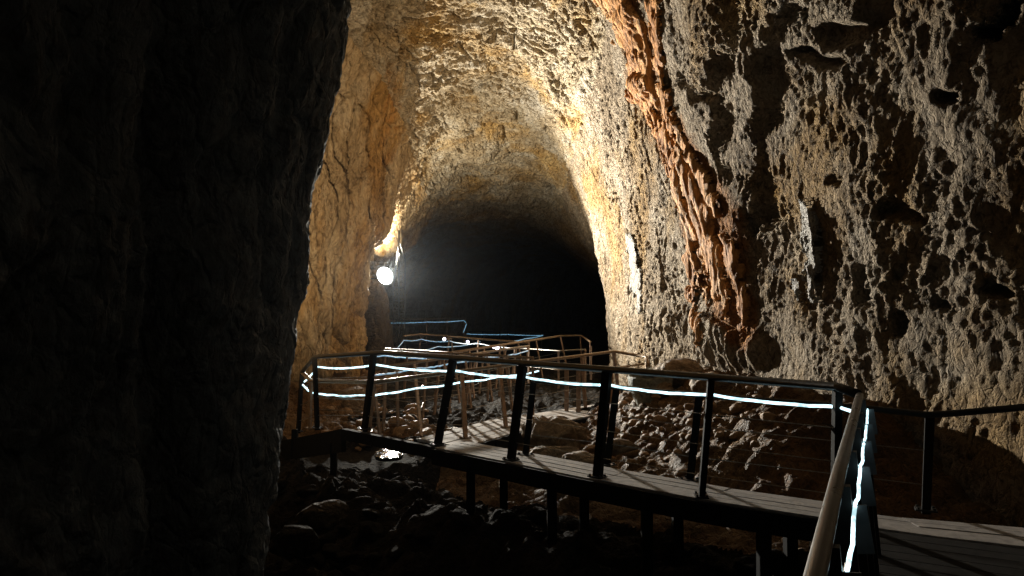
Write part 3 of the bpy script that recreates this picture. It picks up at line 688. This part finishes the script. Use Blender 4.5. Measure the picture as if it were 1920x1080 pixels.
# near railing running towards the camera
NEARP = [atz(1612, 741, ZR - .01), atz(1570, 900, ZR - .01), atz(1529, 1080, ZR - .01)]
e = (NEARP[2] - NEARP[0]).normalized(); NEARP.append(NEARP[2] + e * 1.6)
postN = []
for s in (.12, .78, 1.36, 1.98, 2.62, 3.3, 4.1):
    t = NEARP[0] + e * s; postN.append((t, Vector((t.x + .10, t.y + .02, -.02))))
railing('worn brown handrail running towards the camera with grey bracket plates', NEARP, postN, M['near'], M['steel'], r=.0235, pw=.07, pt=.03, cables=(.25, .5, .75), k=18, plates=True, across=True)
rope('wavy white rope light under the handrail that runs towards the camera', None, posts=[t.lerp(b, .0) + Vector((.055, -.0, 0)) for t, b in postN[:-1]], off=.075, sag=.05, r=.0062, jit=.006)
# W2: railing from the stair bend along the near side of the sunken walkway
PA = [B2, B3, at(701, 717, 10.2), at(1152, 659, 14.7), at(1212, 669, 14.0), at(1216, 684, 13.6)]
postA = []
for tx, bx, by in ((866, 873, 824), (936, 949, 804), (1091, 1098, 769), (1150, 1163, 757), (1211, 1215, 752)):
    postA.append((onrail(PA, tx), atz(bx, by, Z2 - .02)))
postA = [(B3, at(581, 806, 10.6)), (at(701, 717, 10.2), at(690, 812, 10.1))] + postA
railing('long brown handrail along the near side of the sunken walkway', PA, postA, M['pipe'], M['post'], r=.03, pw=.07, pt=.03, cables=(.35, .58, .8), feet=True)
rope('blue white rope light on the long brown handrail by the stair bend', None, posts=[B2, B3, at(680, 719, 10.2), at(782, 706, 10.8), onrail(PA, 866), onrail(PA, 936), onrail(PA, 1010)], off=.17, sag=.02, r=.013)
# far side of the sunken walkway
PB = [at(696, 691, 11.0), at(992, 649, 16.4)]
postB = []
for tx, bx, by in ((777, 790, 818),):
    postB.append((onrail(PB, tx), atz(bx, by, Z2 - .02)))
for tx in (698, 724, 744, 800, 826, 832, 872, 893, 912, 917, 948, 968, 990): p = onrail(PB, tx); postB.append(drop(p, .98, (random.uniform(-.2, .2), .05)))
postB.sort(key=lambda q: q[0].y)
railing('brown handrail along the far side of the sunken walkway', PB, postB, M['pipe'], M['post'], r=.025, pw=.06, cables=(.4, .7))
rope('blue rope light along the far side of the sunken walkway', mat='rope_far', pts=None, posts=[onrail(PB, x) for x in (698, 777, 848, 912, 990)], off=.10, sag=.02, r=.013)
# third level behind
PC = [at(818, 665.5, 13.0), at(1051, 630, 21), at(1089, 629, 22.4), at(1107, 641, 20.2)]
postC = [drop(onrail(PC, tx), h, (lx, 0)) for tx, h, lx in ((845, .95, -.1), (852, .95, .1), (880, .95, .1), (908, .95, -.1), (938, .95, -.1), (944, .95, .12), (972, .95, .15), (1005, .97, .17), (1051, 1.0, .2), (1088, 1.0, .05), (1106, .9, .0))]
railing('brown handrail climbing behind the sunken walkway, with leaning posts', PC, postC, M['pipe'], M['post'], r=.028, pw=.065, cables=(.45, .75))
rope('dim rope light behind the climbing brown handrail, with leaning posts', mat='rope_far', pts=[at(740, 662, 17.5), at(820, 650, 20), at(900, 641, 22)], r=.012, off=0)
PD = [at(722, 654, 14.9), at(860, 662.5, 13.5), at(1000, 671, 12.3)]
postD = [drop(onrail(PD, tx), .95, (lx, 0)) for tx, lx in ((724, -.08), (765, -.08), (826, -.1), (830, .15), (885, -.12), (950, .1), (999, 0))]
railing('dark brown handrail slanting down just above the long black railing', PD, postD, M['pipe'], M['post'], r=.022, pw=.05, cables=(.5,))
rope('short blue rope light seen under the bend of the dark brown handrail', mat='rope_far', pts=None, posts=[at(693, 690, 14.6), at(697, 668, 14.8), at(724, 667, 14.8), at(756, 670, 14.5), at(800, 672, 14.2)], off=0, sag=.02, r=.012)
PE = [at(757, 630, 21), at(790, 627, 22), at(992, 643, 17.5)]
postE = [drop(onrail(PE, tx), .95, (lx, 0)) for tx, lx in ((790, -.12), (843, -.1), (846, .1), (897, -.05), (991, 0))]
railing('thin brown railing farther back, ending beside the lattice mast', PE, postE, M['pipe'], M['post'], r=.022, pw=.05, cables=())
rope('thin blue rope light on the railing beside the lattice mast', mat='rope_far', pts=None, posts=[at(746, 652, 20.6), at(757, 638, 21), at(790, 636, 22), onrail(PE, 843) - Vector((0, 0, .12)), onrail(PE, 897) - Vector((0, 0, .12)), onrail(PE, 985) - Vector((0, 0, .12))], off=0, sag=.03, r=.012)
PF = [at(706, 599.5, 31), at(800, 598, 30.6), at(872, 596.5, 30), at(875, 606, 28.5)]
postF = [drop(onrail(PF, tx), 1.0) for tx in (730, 800, 839, 870)]
railing('distant upper railing crossing the dark passage', PF, postF, M['pipe'], M['post'], r=.022, pw=.045, cables=())
rope('straight pale rope light on the distant upper railing', mat='rope_far', pts=None, posts=[at(706, 605, 31), at(800, 604, 30.6), at(870, 601, 30), at(875, 606, 29.5), at(869, 623, 29)], off=0, sag=.015, r=.015)
PG = [at(878, 621.5, 32), at(952, 621.5, 31), at(1018, 626, 28)]
postG = [drop(onrail(PG, tx), 1.0) for tx in (880, 905, 937, 952, 985, 1016)]
railing('distant lower railing across the dark passage', PG, postG, M['steel'], M['steel'], r=.02, pw=.05, cables=())
rope('straight pale rope light on the distant lower railing', mat='rope_far', pts=None, posts=[at(875, 626, 31.8), at(905, 627, 31.6), at(952, 627, 31), at(1018, 629, 28), at(985, 635, 24), at(955, 641, 21)], off=0, sag=.01, r=.014)
PH = [at(960, 652, 20), at(1047, 658, 18.5), at(1098, 655, 18)]
railing('thin steel railing near the dark rock corner behind the brown handrails', PH, [drop(onrail(PH, tx), .95) for tx in (965, 1047, 1097)] + [(at(1108, 648, 18), at(1108, 712, 18))], M['cable'], M['post'], r=.016, pw=.045, cables=(.5,))
PI_ = [at(1208, 682, 13.4), at(1143, 692, 12.9), at(1040, 692, 13.6)]
railing('short brown rail joining the end of the long brown handrail', PI_, [drop(onrail(PI_, tx), .9) for tx in (1062, 1084, 1146)], M['pipe'], M['post'], r=.022, pw=.08, cables=(.5,))
# decks of the far levels
def far_deck(label, pts, w, h):
    L_ = [p.xy for p in pts]; R_ = [(p.x + w[0], p.y + w[1]) for p in pts]
    walkway(label, L_, R_, [p.z - h for p in pts], 4, legs=tuple((i, .5) for i in range(len(pts) - 1)), leg_z=-.9, beam=.12, wood_='shade_deck')
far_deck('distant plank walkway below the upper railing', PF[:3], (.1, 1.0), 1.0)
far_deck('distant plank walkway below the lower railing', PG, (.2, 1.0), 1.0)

# ------------------------------------------------------------------ lattice mast and lamps
def lattice_mast():
    root = empty('lattice_mast', at(748, 665, 23.5)); tag(root, 'thin steel lattice mast beside the floodlight', 'mast')
    base = [at(737, 668, 23.4), at(759, 668, 23.4), at(748, 668, 23.9)]; top = at(748, 432, 21.4)
    knee = [at(737, 545, 23.4), at(759.5, 487, 23.4), at(748, 520, 23.7)]
    for b, k_ in zip(base, knee):
        mb = MB(); mb.tube([b, k_, top - Vector((0, 0, .3))], .013, 6); mb.build('leg', M['mast'], root)
    mb = MB(); mb.tube([top - Vector((0, 0, .7)), top], .03, 6); mb.build('mast_head', M['mast'], root)
    mb = MB(); lv = [Vector((0, 0, h)) for h in np.linspace(.1, 2.2, 6)]
    for h0, h1 in zip(lv[:-1], lv[1:]):
        for i in range(3):
            j = (i + 1) % 3; mb.tube([base[i] + h0, base[j] + h1], .008, 5); mb.tube([base[j] + h0, base[i] + h1], .008, 5); mb.tube([base[i] + h1, base[j] + h1], .008, 5)
    mb.build('bracing', M['mast'], root)
lattice_mast()
def floodlight(name, label, c, aim, R, lens, power, col, cone, blend, soft, cat='floodlight', arm=None, light=True):
    c = Vector(c); d = Vector(aim).normalized(); root = empty(name, c); tag(root, label, cat)
    up = Vector((0, 0, 1)); u = d.cross(up).normalized(); v = u.cross(d); K = 28
    def lathe(prof, nm, mat, sm=True):
        mb = MB()
        for r, h in prof:
            for j in range(K):
                a = 2 * math.pi * j / K; mb.v.append(c + u * (math.cos(a) * r * R) + v * (math.sin(a) * r * R) + d * h * R)
        for i in range(len(prof) - 1):
            for j in range(K): mb.f.append([i * K + j, i * K + (j + 1) % K, (i + 1) * K + (j + 1) % K, (i + 1) * K + j])
        mb.f.append([j for j in range(K)][::-1]); mb.f.append([(len(prof) - 1) * K + j for j in range(K)])
        return mb.build(nm, mat, root, smooth=sm)
    lathe([(.35, -1.0), (.6, -.9), (.85, -.45), (1.08, -.05), (1.10, .02), (1.02, .02), (.99, -.03)], 'housing', M['black'])
    lathe([(.97, -.02), (.9, .10), (.7, .2), (.4, .27), (.08, .3)], 'lens', lens)
    if arm: mb = MB(); mb.tube([c - d * R * .9, Vector(arm)], R * .09, 6); mb.build('bracket', M['black'], root)
    if light:
        ld = bpy.data.lights.new(name + '_beam', 'SPOT'); ld.energy = power; ld.color = col; ld.spot_size = math.radians(cone); ld.spot_blend = blend; ld.shadow_soft_size = soft
        lo = bpy.data.objects.new(name + '_beam', ld); COL.objects.link(lo); lo.location = c + d * R * .75 - Vector(c); lo.rotation_euler = d.to_track_quat('-Z', 'Y').to_euler(); lo.parent = root
    return root
LC = at(722, 517, 22.4)
floodlight('floodlight', 'glaring white floodlight beside the lattice mast at the mouth of the dark passage', LC, (.66, -.75, .24), .28, M['lens'], P_BACK, (1, .945, .82), 104, 1.0, .10, arm=LC + Vector((-.9, .5, -.1)))
_u = bpy.data.lights.new('vault_fill', 'SPOT'); _u.energy = P_UP; _u.color = (1, .90, .70); _u.spot_size = math.radians(174); _u.spot_blend = 1; _u.shadow_soft_size = .12  # added fill light hanging ahead of the floodlight, with no fixture of its own
_uo = bpy.data.objects.new('vault_fill', _u); COL.objects.link(_uo); _uo.location = LC + Vector((.45, -.50, .20)); _uo.rotation_euler = Vector((.3, -.15, 1)).to_track_quat('-Z', 'Y').to_euler()
floodlight('floodlight', 'warm floodlight on the floor hidden behind the dark buttress', (-3.25, 8.3, .22), (-.42, .92, .84), .16, M['warm_lens'], P_WARM, (1, .76, .46), 94, .8, .08, arm=(-3.25, 8.2, -1.0))
for px, py, d, R, lb in ((933, 652, 17.6, .065, 'small white spotlight on the floor between the brown railings'), (926, 650, 17.7, .045, 'tiny white spotlight beside the larger one between the brown railings'),
                         (833, 636, 24, .055, 'tiny bluish spotlight behind the thin railing beside the lattice mast'), (877, 641, 24, .05, 'tiny greenish spotlight behind the middle of the thin railing')):
    floodlight('spotlight', lb, at(px, py, d), (.0, -1, .15), R, M['spot'], 0, (1, 1, 1), 90, .5, .05, cat='spotlight', light=False)

# ------------------------------------------------------------------ damp air of the cave
def haze():
    mb = MB(); mb.box((16, 42, 5), (56, 0, 0), (0, 112, 0), (0, 0, 16))
    me = bpy.data.meshes.new('haze'); me.from_pydata([tuple(v) for v in mb.v], [], mb.f); me.update()
    bm = bmesh.new(); bm.from_mesh(me); bmesh.ops.recalc_face_normals(bm, faces=bm.faces); bm.to_mesh(me); bm.free()
    m = bpy.data.materials.new('cave_air'); m.use_nodes = True; t = m.node_tree; t.nodes.remove(t.nodes['Principled BSDF'])
    v = t.nodes.new('ShaderNodeVolumePrincipled'); v.inputs['Color'].default_value = (.82, .9, 1, 1); v.inputs['Density'].default_value = .00006; v.inputs['Anisotropy'].default_value = .9
    t.links.new(v.outputs[0], t.nodes['Material Output'].inputs['Volume']); me.materials.append(m)
    o = bpy.data.objects.new('haze', me); COL.objects.link(o); tag(o, 'thin damp air filling the cave', 'haze', kind='stuff')
haze()
SC.cycles.volume_bounces = 0
